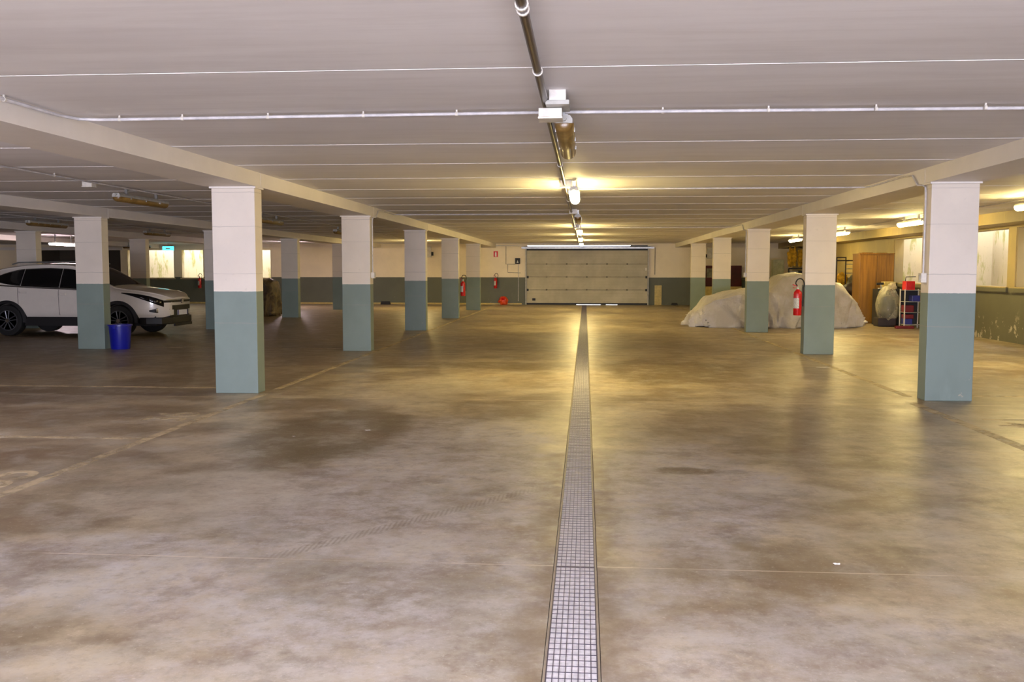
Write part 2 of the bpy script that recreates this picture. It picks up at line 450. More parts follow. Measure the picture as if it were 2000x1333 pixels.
# window sills and reveals
n = 0
for a, c2 in [(-20.85, -20.30)] + FW[1:]:
    n += 1
    w = MB().box(a - .03, c2 + .03, YF - .05, YF + .30, WZ0 - .07, WZ0)
    w.box(a, a + .03, YF + .02, YF + .26, WZ0, WZ1).box(c2 - .03, c2, YF + .02, YF + .26, WZ0, WZ1)
    struct(w.obj('window_%d' % n, M_WELL))
for ya, yb in RW:
    n += 1
    w = MB().box(XR - .07, XR + .30, ya - .12, yb + .12, 1.05, 1.165)
    w.box(XR + .02, XR + .26, ya, ya + .03, 1.165, 2.40).box(XR + .02, XR + .26, yb - .03, yb, 1.165, 2.40)
    struct(w.obj('window_%d' % n, M_WALL_R))
struct(MB().box(8.28, XR, YB, YF, 2.45, CEIL).obj('trim_right', M_WALL_R))
struct(MB().box(XL, -2.8, YF - .03, YF, 0, .07).obj('lit_floor_strip', M_CREAM))  # cream strip standing in for brightly lit floor at the wall foot

# beams along the pillar rows
def beam(x0, x1, label):
    b = MB()
    cuts = [YB, 5.2, 11.2, 17.3, 23.3, 29.4, 35.4, YF]
    for a, c2 in zip(cuts, cuts[1:]): b.box(x0, x1, a + .008, c2 - .008, BEAMZ, CEIL)
    b.box(x0 + .006, x1 - .006, YB, YF, BEAMZ + .006, CEIL)
    tag(b.obj('ceiling_beam', M_BEAM), label, 'beam')
beam(-4.575, -3.945, 'pale concrete beam over the pillar row just left of the central aisle')
beam(3.89, 4.50, 'pale concrete beam over the pillar row just right of the central aisle')
beam(-9.74, -9.09, 'pale concrete beam over the second pillar row from the aisle, above the white car')
beam(-14.70, -14.06, 'pale concrete beam over the third pillar row at the far left')
beam(-19.9, -19.3, 'faint concrete beam deepest in the dark far left bay')

# pillars
def pillar(x0, x1, y0, dep, label):
    e = empty('pillar', ((x0 + x1) / 2, y0 + dep / 2, 0), label, 'pillar')
    hw = (x1 - x0) / 2; hd = dep / 2
    b = MB(); b.box(-hw, hw, -hd, hd, 0, BEAMZ - .02)
    b.obj('shaft', M_COLUMN, e, bevel=.008)
    MB().box(-hw - .02, hw + .02, -hd - .02, hd + .02, BEAMZ - .02, BEAMZ).obj('cap_plate', M_BEAM, e)
    return e
YC = [11.06 + 6.042 * i for i in range(5)]
LN = ['nearest pillar left of the aisle, two-tone white over grey-blue, tall in the left foreground',
      'second pillar back along the left of the aisle, white box switch on its right side',
      'third pillar back along the left of the aisle, two-tone white and blue-grey',
      'fourth pillar back along the left of the aisle, red extinguisher on its right side',
      'last pillar along the left of the aisle, closest to the garage door']
RN = ['nearest pillar right of the aisle, conduit and switch box down its left side',
      'second pillar back along the right of the aisle, red extinguisher on its left side',
      'third pillar back along the right of the aisle, in front of the tarpaulin-covered car',
      'fourth pillar back along the right of the aisle, in front of the burgundy board',
      'last pillar along the right of the aisle, nearest the far wall']
ddx = [0, .0, -.02, -.03, -.02]
for i, yc in enumerate(YC):
    pillar(-4.509 + (0 if i else -.0), -3.976, yc, .25, LN[i])
    pillar(3.92, 4.45, yc, .25, RN[i])
for i, t in ((1, 'pillar in the second left row standing before the white car, blue bin at its foot'),
             (2, 'pillar half hidden behind the nearest left pillar, red extinguisher beside it'),
             (3, 'pillar in the second left row next to the brown wrapped bundle'),
             (4, 'darkest pillar of the second left row, just left of the aisle\'s second pillar')):
    pillar(-9.66, -9.127, YC[i], .25, 'two-tone ' + t)
for i, t in ((2, 'far left pillar rising above the roof of the white car'),
             (3, 'far left pillar between the bright window openings'),
             (4, 'far left pillar hidden behind nearer pillars, close to the far wall')):
    pillar(-14.65, -14.118, YC[i], .25, 'two-tone ' + t)

# ------------------------------------------------------------------ drain
dr = empty('floor_drain', (0, 3, 0), 'long straight drainage channel with pale mesh grating down the middle of the aisle', 'drain')
DY0, DY1 = -.55, 38.1            # local y extent
b = MB(); b.box(D0 + .003, D0 + .012, DY0, DY1, -.04, .003).box(D1 - .012, D1 - .003, DY0, DY1, -.04, .003)
b.obj('frame_rail', M_DFRAME, dr)
MB().box(D0 + .012, D1 - .012, DY0, DY1, -.044, -.0050).obj('channel_bed', M_BED, dr)
gl = 2.4
proto = None
gx0, gx1 = D0 + .014, D1 - .014
b = MB(); nx = 8; ny = 44
for k in range(nx + 1):
    xx = gx0 + (gx1 - gx0) * k / nx; w = .0016 if 0 < k < nx else .003
    b.box(xx - w, xx + w, .004, gl - .004, -.0055, -.002)
for k in range(ny + 1):
    yy = .006 + (gl - .012) * k / ny; w = .0011 if 0 < k < ny else .003
    b.box(gx0, gx1, yy - w, yy + w, -.0055, -.0028)
g0 = b.obj('grate', M_GRATE, dr)
y = 4.66 - 2.4 - 3
first = True
while y < 38.1 - gl + .1:
    if first: g0.location = (0, y, 0); first = False
    else:
        g = g0.copy(); COL.objects.link(g); g.parent = dr; g.location = (0, y, 0)
    y += gl

# ------------------------------------------------------------------ floor markings
def line(x0, x1, y0, y1, label, mat=M_LINE, seg=.5):
    b = MB(); b.box(x0, x1, y0, y1, -.001, .0012)
    return tag(b.obj('painted_line', mat), label, 'floor marking')
line(-3.93, -3.84, -1.0, 11.0, 'worn cream line along the aisle\'s left edge before the nearest left pillar')
line(-3.93, -3.84, 11.5, 41.0, 'faint cream line along the left of the aisle, behind the nearest pillar')
line(3.66, 3.78, -1.0, 10.95, 'worn line along the aisle\'s right edge before the nearest right pillar', M_LINE2)
line(3.80, 3.90, 11.4, 41.0, 'faint cream line along the right of the aisle, behind the nearest pillar', M_LINE2)
line(-9.1, -3.95, 7.94, 8.02, 'faded bay line running left from the aisle edge, below the painted number', M_LINE2)
line(-9.1, -4.5, 11.52, 11.60, 'faded bay line running left behind the nearest left pillar', M_LINE)
line(4.0, 8.8, 22.5, 22.62, 'pale bay line across the right side, before the covered car', M_LINE)
line(-9.0, -4.6, 17.6, 17.68, 'faint bay line on the left between the blue bin and the second pillar', M_LINE2)
line(4.5, 8.8, 11.5, 11.58, 'faint bay line to the right of the nearest right pillar', M_LINE2)
def number(txt, x, y, rz, size, label):
    cu = bpy.data.curves.new('n', 'FONT'); cu.body = txt; cu.size = size; cu.extrude = .0008; cu.offset = .004
    t = bpy.data.objects.new('n', cu); COL.objects.link(t)
    bpy.context.view_layer.update()
    me = bpy.data.meshes.new_from_object(t.evaluated_get(bpy.context.evaluated_depsgraph_get()))
    bpy.data.objects.remove(t); me.materials.clear(); me.materials.append(M_LINE2)
    o = bpy.data.objects.new('bay_number', me); COL.objects.link(o); o.location = (x, y, .0012); o.rotation_euler = (0, 0, rz)
    tag(o, label, 'floor marking')
number('36', -4.02, 8.90, PI / 2, .62, 'worn painted bay number 36 on the floor near the nearest left pillar')
number('35', -4.02, 6.02, PI / 2, .62, 'worn painted bay number 35 at the left edge of the foreground floor')
number('14', 4.02, 9.85, -PI / 2, .62, 'worn painted bay number on the floor in front of the nearest right pillar')

# ------------------------------------------------------------------ conduits, boxes, pipe
def run(name, pts, r, label, cat, mat, clips=(), n=10, clipmat=None):
    e = empty(name, pts[0], label, cat)
    o = Vector(pts[0]); b = MB().tube([Vector(p) - o for p in pts], r, n); b.obj('pipe', mat, e, smooth=True)
    for c in clips:
        q = MB()
        along = c[3] if len(c) > 3 else 'x'
        p = Vector(c[:3]) - o
        if along == 'x':
            q.lathe([(r * 1.02, -.009), (r * 1.28, -.009), (r * 1.28, .009), (r * 1.02, .009)], 12, p, 'x'); q.box(p.x - .006, p.x + .006, p.y - .006, p.y + .006, p.z, CEIL - .002 - o.z)
        else:
            q.lathe([(r * 1.02, -.009), (r * 1.28, -.009), (r * 1.28, .009), (r * 1.02, .009)], 12, p, 'y'); q.box(p.x - .006, p.x + .006, p.y - .006, p.y + .006, p.z, CEIL - .002 - o.z)
        q.obj('clip', clipmat or M_WHITE, e)
    return e
zc = CEIL - .032
run('cable_pipe', [(-.275, -3, 2.62), (-.275, 6.35, 2.62), (-.275, 11.6, 2.62), (-.27, 41.2, 2.62)], .0235,
    'dark rigid pipe running along the middle of the ceiling toward the garage door', 'pipe', M_PIPE,
    [(-.275, yy, 2.62, 'y') for yy in (4.02, 4.10, 5.35, 10.0, 15, 20, 25)])
run('conduit', [(-.33, 6.9, zc), (-3.70, 6.98, zc), (-3.85, 6.93, zc), (-3.905, 6.75, zc), (-3.905, -2, zc)], .0125,
    'pale conduit from the ceiling box leftward, bending along the near left beam', 'conduit', M_COND,
    [(xx, 6.90 - (xx + .33) * .024, zc, 'x') for xx in (-.95, -1.65, -2.38, -3.05, -3.55)] + [(-3.905, yy, zc, 'y') for yy in (5.2, 6.1)])
run('conduit', [(-.15, 6.9, zc), (3.88, 6.98, zc)], .0125,
    'long pale conduit crossing the near ceiling to the right of the ceiling box', 'conduit', M_COND,
    [(xx, 6.92, zc, 'x') for xx in (.55, 1.3, 2.05, 2.8, 3.5)])
def drop(x0, y, xb, sx, ycol, zend, label):
    """ceiling run at depth y to the beam side, along the beam, down the beam and under it, then down the pillar side"""
    s = sx
    pts = [(x0, y, zc), (xb - s * .06, y, zc), (xb - s * .02, y - .08, zc), (xb - s * .02, ycol + .9, zc), (xb - s * .02, ycol + .5, zc - .02),
           (xb - s * .02, ycol + .32, BEAMZ - .01), (xb + s * .01, ycol + .22, BEAMZ - .02)]
    px = xb + s * .012
    pts += [(px, ycol + .15, BEAMZ - .05), (px, ycol + .13, BEAMZ - .12), (px, ycol + .13, zend)]
    return run('conduit', pts, .0105, label, 'conduit', M_COND)
drop(-.10, 13.35, 3.89, 1, YC[0], 1.47, 'thin pale conduit over the right beam and down the nearest right pillar')
drop(-.35, 19.1, -3.945, -1, YC[1], 1.47, 'thin pale conduit to the left beam and down the second left pillar')
drop(-.10, 25.2, 3.89, 1, YC[2], 1.47, 'thin pale conduit down the third right pillar behind the covered car\'s bonnet')
run('conduit', [(-6.44, -2, zc), (-6.44, 35, zc)], .011, 'thin conduit along the dark ceiling between the first and second left pillar rows', 'conduit', M_COND,
    [(-6.44, yy, zc, 'y') for yy in (9.5, 11, 16.5)])
run('conduit', [(-11.9, 4, zc), (-11.9, 40, zc)], .011, 'thin conduit along the dark ceiling above the white car\'s bay', 'conduit', M_COND)
run('conduit', [(7.06, 4, zc), (7.06, 40, zc)], .011, 'thin conduit linking the lit tube lights on the right side ceiling', 'conduit', M_COND)

def jbox(x, y, z, sx, sy, sz, label, mat=M_WHITE):
    e = empty('junction_box', (x, y, z), label, 'junction box')
    MB().box(-sx / 2, sx / 2, -sy / 2, sy / 2, .012, sz).obj('box_body', mat, e, bevel=.004)
    MB().box(-sx / 2 - .004, sx / 2 + .004, -sy / 2 - .004, sy / 2 + .004, 0, .014).obj('lid', mat, e, bevel=.004)
    return e
jbox(-.240, 6.38, 2.508, .155, .17, .070, 'pale ceiling junction box where the dark pipe meets the crossing conduits')
jbox(-.26, 12.3, 2.58, .15, .12, .09, 'pale ceiling junction box just before the first lit tube light')
jbox(-.24, 18.0, 2.58, .15, .12, .09, 'small ceiling junction box beside the third central light')
jbox(-.24, 23.8, 2.58, .14, .12, .09, 'small ceiling junction box beside the fourth central light, near the garage door')
jbox(-6.58, 12.05, 2.60, .13, .12, .075, 'small ceiling junction box before the unlit tube light on the left')
# square box just before the first fitting
e = empty('warning_light', (-.190, 6.26, 2.582), 'square box light with bright white upper body, on the ceiling before the unlit amber light', 'light')
MB().box(-.055, .055, -.055, .10, .03, CEIL - 2.582).obj('lens', M_PAPER, e, bevel=.004)
MB().box(-.078, .078, -.07, .24, 0, .03).obj('cover', M_GREYP, e, bevel=.005)

def switchbox(x, y, z, sx, label):
    e = empty('switch_box', (x, y, z), label, 'switch')
    MB().box(0 if sx > 0 else -.06, .06 if sx > 0 else 0, -.05, .05, -.055, .055).obj('box_body', M_WHITE, e, bevel=.004)
    a = .06 * sx; MB().box(min(a, a + .008 * sx), max(a, a + .008 * sx), -.02, .02, -.03, .03).obj('rocker', M_GREYP, e)
switchbox(3.92, YC[0] + .12, 1.42, -1, 'white switch box on the left side of the nearest right pillar')
switchbox(-3.976, YC[1] + .12, 1.41, 1, 'white switch box on the right side of the second left pillar')
switchbox(3.92, YC[2] + .12, 1.40, -1, 'white switch box on the left side of the third right pillar')

# ------------------------------------------------------------------ tube lights
def tube_light(x, y0, L, lit, label, z=2.48, cool=False, rz=0, drop_=0):
    e = empty('tube_light', (x, y0, z - drop_), label, 'light', 'ceiling tube lights', rz)
    top = CEIL - (z - drop_)
    prof = [(-.058, .045), (-.058, .075), (-.04, .10), (.04, .10), (.058, .075), (.058, .045)]
    MB().prism(prof, 0, L, 'y').obj('housing', M_GREYP, e)
    w = .068
    sec = [(w * math.cos(t), .05 + .068 * math.sin(t)) for t in [PI + PI * k / 14 for k in range(15)]]
    rows = []
    for f, s in ((0, .45), (.012, .8), (.035, 1), (L - .035, 1), (L - .012, .8), (L, .45)):
        rows.append([(a * s, f, .045 + (c - .045) * s) for a, c in sec])
    b = MB(); V = b.grid(rows); b.bm.faces.new(V[0]); b.bm.faces.new(V[-1][::-1])
    for k in range(len(rows) - 1): b.bm.faces.new((V[k][0], V[k][-1], V[k + 1][-1], V[k + 1][0]))
    b.obj('diffuser', (M_FILLD if cool == 'day' else M_FILLE if cool == 'dim' else M_LAMPR if cool == 'right' else M_LAMPC if cool else M_LAMP) if lit else M_OFF, e, smooth=True)
    for f in (.2, .5, .8):
        for s in (-1, 1): MB().box(s * .068 - .004, s * .068 + .004, f * L - .012, f * L + .012, .03, .06).obj('clip', M_STEEL, e)
    for f in (.2, .8): MB().box(-.02, .02, f * L - .02, f * L + .02, .10, top).obj('bracket', M_STEEL, e)
    MB().lathe([(.018, -.03), (.018, 0), (.012, .01)], 12, (0, 0, .075), 'y').obj('cable_gland', M_GREYP, e)
    return e
XC = -.155
tube_light(XC, .6, 1.55, 1, 'added fill tube on the central ceiling line above the camera, unseen', cool='day')  # added out of view to brighten the near end
tube_light(XC, -5.3, 1.55, 1, 'added fill tube on the central ceiling line at the entrance, unseen', cool='day')  # second added fill tube, behind the camera
tube_light(XC, 6.60, 1.65, 0, 'unlit amber tube light at the centre of the ceiling, nearest the camera')
tube_light(XC, 12.15, 1.6, 1, 'nearest lit tube light on the central ceiling line, behind the second box')
tube_light(XC, 18.1, 1.55, 0, 'unlit tube light between the lit ones on the central ceiling line')
tube_light(XC, 24.0, 1.55, 1, 'lit central tube light, second lit one from the camera')
tube_light(XC, 29.9, 1.55, 1, 'lit central tube light, third lit one from the camera')
tube_light(XC, 35.6, 1.55, 1, 'lit central tube light right in front of the garage door top')
for y0, t in ((-3.2, 'added fill tube on the right bay ceiling by the entrance, unseen'), (14.3, 'lit tube light on the right bay ceiling hidden beyond the nearest right pillar'), (20.0, 'lit tube light left of the nearest right pillar top, above the storage shelf'),  # the entrance tube is added fill, out of view
              (25.6, 'lit tube light just right of the second right pillar'), (31.1, 'lit tube light just left of the second right pillar')):
    tube_light(6.95, y0, 1.5, 1, t, cool='day' if y0 < 3 else 'right')
for y0, lit, t in ((1.2, 1, 'added fill tube on the left bay ceiling beside the camera, unseen'), (6.4, 1, 'added fill tube on the left bay ceiling left of the view, unseen'), (-4.6, 1, 'added fill tube on the left bay ceiling by the entrance, unseen'), (12.7, 0, 'large unlit tube light on the left ceiling, left of the nearest left pillar'), (18.3, 0, 'unlit tube light on the left ceiling right of the nearest left pillar'),  # the three nearest tubes are added fill, out of view
                   (24.2, 0, 'unlit tube light on the dark left ceiling, just left of the second left pillar'), (35.8, 1, 'lit tube light behind the third left pillar, near the far wall')):
    tube_light(-6.55, y0, 1.55, lit, t, cool='dim' if 5 < y0 < 8 else 'day' if y0 < 5 else False)
for y0, lit, t in ((8.0, 1, 'added fill tube on the ceiling far left of the view, unseen'), (19.4, 0, 'unlit tube light on the ceiling right above the white car'), (24.8, 0, 'unlit tube light on the far left ceiling above the car\'s bonnet'),  # the nearest tube is added fill for the left bays
                   (36.6, 1, 'lit pinkish tube light just right of the second left row\'s pillar near the far wall')):
    tube_light(-12.0, y0, 1.5, lit, t, cool=True)
tube_light(-17.45, 29.4, 1.6, 1, 'lit pinkish tube light low over the white car roof at the far left', z=2.34, cool=True)
tube_light(-19.5, 38.3, 1.2, 0, 'dark unlit tube light hanging before the bright window opening at the far left', z=2.44, rz=-PI / 2)

# exit sign
e = empty('exit_sign', (-18.0, 39.3, 2.36), 'glowing cyan emergency exit sign hanging before the far left window openings', 'sign')
MB().box(-.24, .24, -.03, .03, 0, .17).obj('lit_panel', M_EXIT, e)
MB().box(-.25, .25, -.04, .04, .17, .20).obj('housing', M_WHITE, e)
MB().box(-.10, .10, -.034, -.031, .055, .115).obj('arrow', M_EXITW, e)
MB().box(-.008, .008, -.008, .008, .20, CEIL - 2.36).obj('hanger', M_STEEL, e)

# ------------------------------------------------------------------ garage door
dx0, dx1 = -2.58, 2.70
e = empty('garage_door', ((dx0 + dx1) / 2, YF - .055, 0), 'wide pale sectional garage door closing the end of the aisle', 'garage door')
hw = (dx1 - dx0) / 2
MB().box(-hw - .04, hw + .04, .031, .048, .03, 2.47).obj('backing_skin', M_GREYFAB, e)
zs = [.075, .66, 1.225, 1.79, 2.39]
for a, c2 in zip(zs, zs[1:]):
    MB().box(-hw, hw, -.02, .03, a + .008, c2 - .008).obj('panel', M_GDOOR, e, bevel=.004)
MB().box(-hw, hw, -.015, .048, .022, .083).box(-hw, -.45, -.01, .045, 0, .03).box(1.35, hw, -.01, .045, 0, .03).box(.62, .85, -.01, .045, 0, .03).obj('bottom_seal', M_BLACK, e)
for zz in zs[1:4]:
    for k in range(1, 6):
        xx = -hw + 2 * hw * k / 6
        MB().box(xx - .035, xx + .035, -.035, -.02, zz - .035, zz + .035).obj('hinge', M_GREYFAB, e)
for s in (-1, 1):
    MB().box(s * (hw + .03) - .025, s * (hw + .03) + .025, -.07, .05, 0, 2.5).obj('track', M_GREYP, e)
    for zz in (.66, 1.225): MB().box(s * (hw - .05) - .04, s * (hw - .05) + .04, -.05, -.02, zz - .06, zz + .04).obj('roller', M_BLACK, e)
MB().box(-hw - .22, hw + .28, -.12, -.04, 2.46, 2.53).obj('header_rail', M_STEEL, e)
MB().box(-hw, hw, -.03, .045, 2.385, 2.572).box(hw - .75, hw, .0, .04, 2.56, 2.605).obj('top_seal', M_BLACK, e)
MB().box(-hw + .25, -hw + .39, -.05, -.02, .18, .28).obj('lock_handle', M_BLACK, e)
MB().box(hw - .10, hw - .04, -.03, -.02, 1.5, 1.62).obj('indicator', M_PAPER, e)
MB().tube([(-hw - .12, -.07, 2.545), (hw + .12, -.07, 2.545)], .010, 8).obj('torsion_bar', M_STEEL, e)

# ------------------------------------------------------------------ extinguishers
def extinguisher(x, y, z, rz, label, r=.075, h=.46):
    e = empty('fire_extinguisher', (x, y, z), label, 'fire extinguisher', 'red fire extinguishers', rz)
    prof = [(.0, 0), (r * .92, 0), (r, .02), (r, h * .84), (r * .92, h * .91), (r * .6, h * .97), (.028, h), (.022, h + .02)]
    MB().lathe(prof[1:], 28).obj('cylinder', M_RED, e, smooth=True)
    MB().lathe([(.026, 0), (.026, .05), (.018, .06)], 14, (0, 0, h + .01)).obj('valve', M_STEEL, e, smooth=True)
    MB().prism([(-.02, h + .06), (.02, h + .055), (-.09, h + .10), (-.10, h + .085)], -.012, .012, 'y').prism([(-.02, h + .035), (.02, h + .03), (-.085, h + .045), (-.09, h + .03)], -.012, .012, 'y').obj('handle', M_RED, e)
    pts = []
    for k in range(15):
        t = PI * 1.05 - PI * 1.25 * k / 14
        pts.append((.035 + .075 * math.cos(t), 0, h + .10 + .10 * math.sin(t)))
    pts = [(0, 0, h + .05)] + pts[1:] + [(r + .025, 0, h * .8), (r + .02, 0, h * .35)]
    MB().tube(pts, .0115, 8).obj('hose', M_BLACK, e, smooth=True)
    rows = []
    for zz in (h * .28, h * .68):
        rows.append([((r + .001) * math.cos(t), (r + .001) * math.sin(t), zz) for t in [PI * 1.0 + PI * .55 * k / 10 for k in range(11)]])
    b = MB(); b.grid(rows); b.obj('label_sticker', M_LABEL, e, smooth=True)
    MB().box(-.02, .02, r - .005, r + .045, h * .80, h * .86).obj('bracket', M_STEEL, e)
    return e
extinguisher(3.80, YC[1] + .02, .70, 0, 'red fire extinguisher with black hose on the left side of the second right pillar')
extinguisher(-3.84, YC[3] + .05, .70, 0, 'red fire extinguisher on the right side of the fourth left pillar')
extinguisher(-3.95, YF - .13, .72, 0, 'red fire extinguisher with a white label on the far wall left of the garage door')
extinguisher(-17.4, YF - .13, .70, 0, 'dark red fire extinguisher on the far wall beneath the far left window openings')

# ------------------------------------------------------------------ far wall bits
def wallbox(name, x0, x1, z0, z1, d, mat, label, cat):
    return tag(MB().box(x0, x1, YF - d, YF, z0, z1).obj(name, mat, bevel=.006), label, cat)
e = empty('extinguisher_sign', (-3.95, YF, 2.10), 'small red extinguisher sign on the far wall above the labelled extinguisher', 'sign')
MB().box(-.095, .095, -.02, 0, 0, .25).obj('panel', M_REDBOX, e)
MB().box(-.035, .035, -.025, -.02, .02, .19).box(-.02, .02, -.025, -.02, .19, .22).obj('pictogram', M_EXITW, e)
e = empty('alarm_box', (-2.98, YF, 1.92), 'black alarm box with pale centre on the wall left of the garage door', 'alarm')
MB().box(-.11, .11, -.09, 0, -.13, .13).obj('housing', M_BLACK, e, bevel=.01)
MB().prism([(-.045, -.08), (.045, -.08), (0, .04)], -.10, -.088, 'y').obj('emblem', M_WHITE, e)
run('conduit', [(-3.5, YF - .02, 2.6), (-3.5, YF - .02, 1.78), (-3.42, YF - .02, 1.78), (-3.08, YF - .02, 1.78)], .01, 'thin dark conduit dropping down the wall left of the garage door', 'conduit', M_GREYFAB)
run('conduit', [(-3.42, YF - .02, 1.76), (-3.42, YF - .02, 1.42), (-2.85, YF - .02, 1.40)], .01, 'thin dark conduit looping low beneath the black alarm box', 'conduit', M_GREYFAB)
run('conduit', [(-2.95, YF - .02, 1.80), (-2.95, YF - .02, .15)], .012, 'thin pale conduit running down from the black alarm box to the floor', 'conduit', M_COND)
run('conduit', [(3.02, YF - .02, 2.5), (3.02, YF - .02, 1.33)], .014, 'short dark conduit on the wall right of the garage door', 'conduit', M_GREYFAB)
run('conduit', [(-5.0, YF - .02, 2.60), (-2.9, YF - .02, 2.58)], .012, 'pale conduit running high along the wall toward the garage door', 'conduit', M_COND)
e = empty('electrical_cabinet', (-6.95, YF, 2.10), 'white electrical cabinet high on the far wall beside the third left pillar', 'cabinet')
MB().box(-.2, .14, -.18, 0, -.02, .46).obj('box_body', M_WHITE, e, bevel=.008)
MB().box(.14, .22, -.12, 0, .06, .22).obj('breaker', M_BLACK, e)
e = empty('electrical_cabinet', (5.35, YF, 2.03), 'white electrical cabinet on the far wall between the last two right pillars', 'cabinet')
MB().box(-.10, .16, -.18, 0, 0, .46).obj('box_body', M_WHITE, e, bevel=.008)
MB().box(-.17, -.10, -.12, 0, .04, .18).obj('breaker', M_BLACK, e)
tag(MB().box(3.02, 3.32, YF - .06, YF - .02, .0, .86).obj('leaning_board', M_CREAM, bevel=.004), 'narrow cream board leaning on the wall right of the garage door', 'board')
def wedge(x0, x1, y, z1, mat, name, label, cat):
    return tag(MB().prism([(x0, 0), (x1, 0), (x1 - .04, z1), (x0 + .04, z1)], y - .14, y, 'y').obj(name, mat, bevel=.01), label, cat)
wedge(3.72, 4.02, YF - .1, .10, M_BLACK, 'rubber_chock', 'small black block on the floor by the far wall right of the garage door', 'chock')
wedge(-9.05, -8.6, YF - .3, .14, M_BLACK, 'rubber_chock', 'small black block on the floor by the far wall between left pillars', 'chock')
tag(MB().box(-4.62, -4.2, YF - .12, YF - .04, 0, .07).obj('wood_offcut', M_CREAM, bevel=.005), 'short pale plank on the floor by the wall under the labelled extinguisher', 'plank')
# orange-red bundle at wall base
e = empty('crumpled_bundle', (-3.6, YF - .35, 0), 'orange-red crumpled bundle on the floor beneath the far wall extinguisher', 'bundle')
def lump(b, cx, cy, cz, rx, ry, rz_, amp, seed, n=20, m_=12, flat=0.0):
    rows = []
    for i in range(m_ + 1):
        ph = -PI / 2 + PI * i / m_; row = []
        for k in range(n):
            t = 2 * PI * k / n; d = Vector((math.cos(ph) * math.cos(t), math.cos(ph) * math.sin(t), math.sin(ph)))
            f = 1 + amp * noise.noise(d * 2.1 + Vector((seed, 0, 0))) + amp * .5 * noise.noise(d * 5 + Vector((0, seed, 0)))
            p = Vector((cx + d.x * rx * f, cy + d.y * ry * f, cz + d.z * rz_ * f)); p.z = max(p.z, flat); row.append(p)
        rows.append(row)
    b.grid(rows, close=True)
b = MB(); lump(b, 0, 0, .17, .21, .16, .19, .35, 3); b.obj('cloth', M_ORANGE, e, smooth=True)
b = MB(); lump(b, .02, -.12, .26, .10, .08, .07, .3, 9); b.obj('red_fold', M_REDBOX, e, smooth=True)

# burgundy board standing on cream low cabinet
cb = empty('low_cabinet', (5.95, YF - .35, 0), 'low cream cabinet against the far wall behind the covered car', 'cabinet')
MB().box(-.85, .85, -.3, .3, 0, .82).obj('carcass', M_CREAM, cb, bevel=.01)
MB().box(-.83, -.01, -.32, -.3, .05, .78).obj('door', M_CREAM, cb); MB().box(.01, .83, -.32, -.3, .05, .78).obj('door', M_CREAM, cb)
e = empty('burgundy_board', (5.93, YF - .3, .82), 'dark burgundy panel board standing on the cream cabinet by the far wall', 'board')
MB().box(-.77, .77, -.03, .03, 0, .90).obj('panel', M_BURG, e, bevel=.01)
MB().box(-.72, -.40, -.036, -.03, .38, .78).obj('inset', M_GREYFAB, e)
tag(MB().box(6.62, 7.0, YF - 1.3, YF - .9, 0, 1.1).obj('green_crate', M_DKGREEN, bevel=.02), 'dark green container beside the burgundy board, left of the third right pillar', 'container')

# ------------------------------------------------------------------ bucket
e = empty('bin', (-8.87, 17.2, 0), 'deep blue plastic bin on the floor beside the pillar in front of the car', 'bin')
b = MB(); b.lathe([(.168, 0), (.175, .02), (.205, .44), (.225, .445), (.225, .47), (.195, .47), (.19, .44), (.16, .03)], 32); b.obj('body', M_BLUE, e, smooth=True)
MB().box(-.03, .03, -.235, -.215, .40, .45).obj('grip', M_BLUE, e, bevel=.005)

# ------------------------------------------------------------------ car
ST = [  # x, zbottom, zbelt, ztop, half width, half width at roof edge
    (0.00, .50, .74, .86, .42, .34), (-.05, .44, .78, .92, .62, .52), (-.16, .42, .84, .985, .77, .66), (-.35, .42, .90, 1.03, .87, .75),
    (-.7, .42, .96, 1.08, .915, .79), (-1.1, .42, 1.0, 1.125, .92, .79), (-1.25, .42, 1.02, 1.17, .92, .77), (-1.55, .42, 1.035, 1.36, .92, .71),
    (-1.9, .42, 1.05, 1.56, .92, .665), (-2.25, .42, 1.07, 1.655, .92, .645), (-2.8, .42, 1.09, 1.675, .92, .635), (-3.4, .42, 1.12, 1.65, .915, .62),
    (-3.9, .42, 1.15, 1.59, .90, .59), (-4.3, .42, 1.16, 1.50, .87, .55), (-4.48, .44, 1.08, 1.25, .83, .54), (-4.6, .52, .9, 1.0, .70, .5)]
def stn(x):
    for a, b in zip(ST, ST[1:]):
        if b[0] <= x <= a[0] + 1e-9:
            t = (a[0] - x) / (a[0] - b[0]); return [a[i] + (b[i] - a[i]) * t for i in range(6)]
    return list(ST[-1])
def smooth_st(x):
    acc = [0] * 6; W = 0
    for k in range(-3, 4):
        xx = min(0, max(-4.6, x + k * .035)); w = 1 - abs(k) / 4.5; s = stn(xx); W += w
        for i in range(6): acc[i] += s[i] * w
    r_ = [a / W for a in acc]; r_[0] = x; return r_
KN = ['lo', 'l2', 'mid', 'belt', 'edge', 'crown', 'top']
def sec(x):
    _, zb, zt, zc_, w, wt = smooth_st(x)
    return [(w * .93, zb), (w * .985, zb + .12), (w * 1.0, zb + (zt - zb) * .55), (w * .985, zt), (wt + (w - wt) * .12, zc_ - .10 if zc_ - zt > .2 else zt + (zc_ - zt) * .62), (wt, zc_ - .045 if zc_ - zt > .2 else zt + (zc_ - zt) * .80), (wt * .6, zc_ - .010), (0, zc_)]
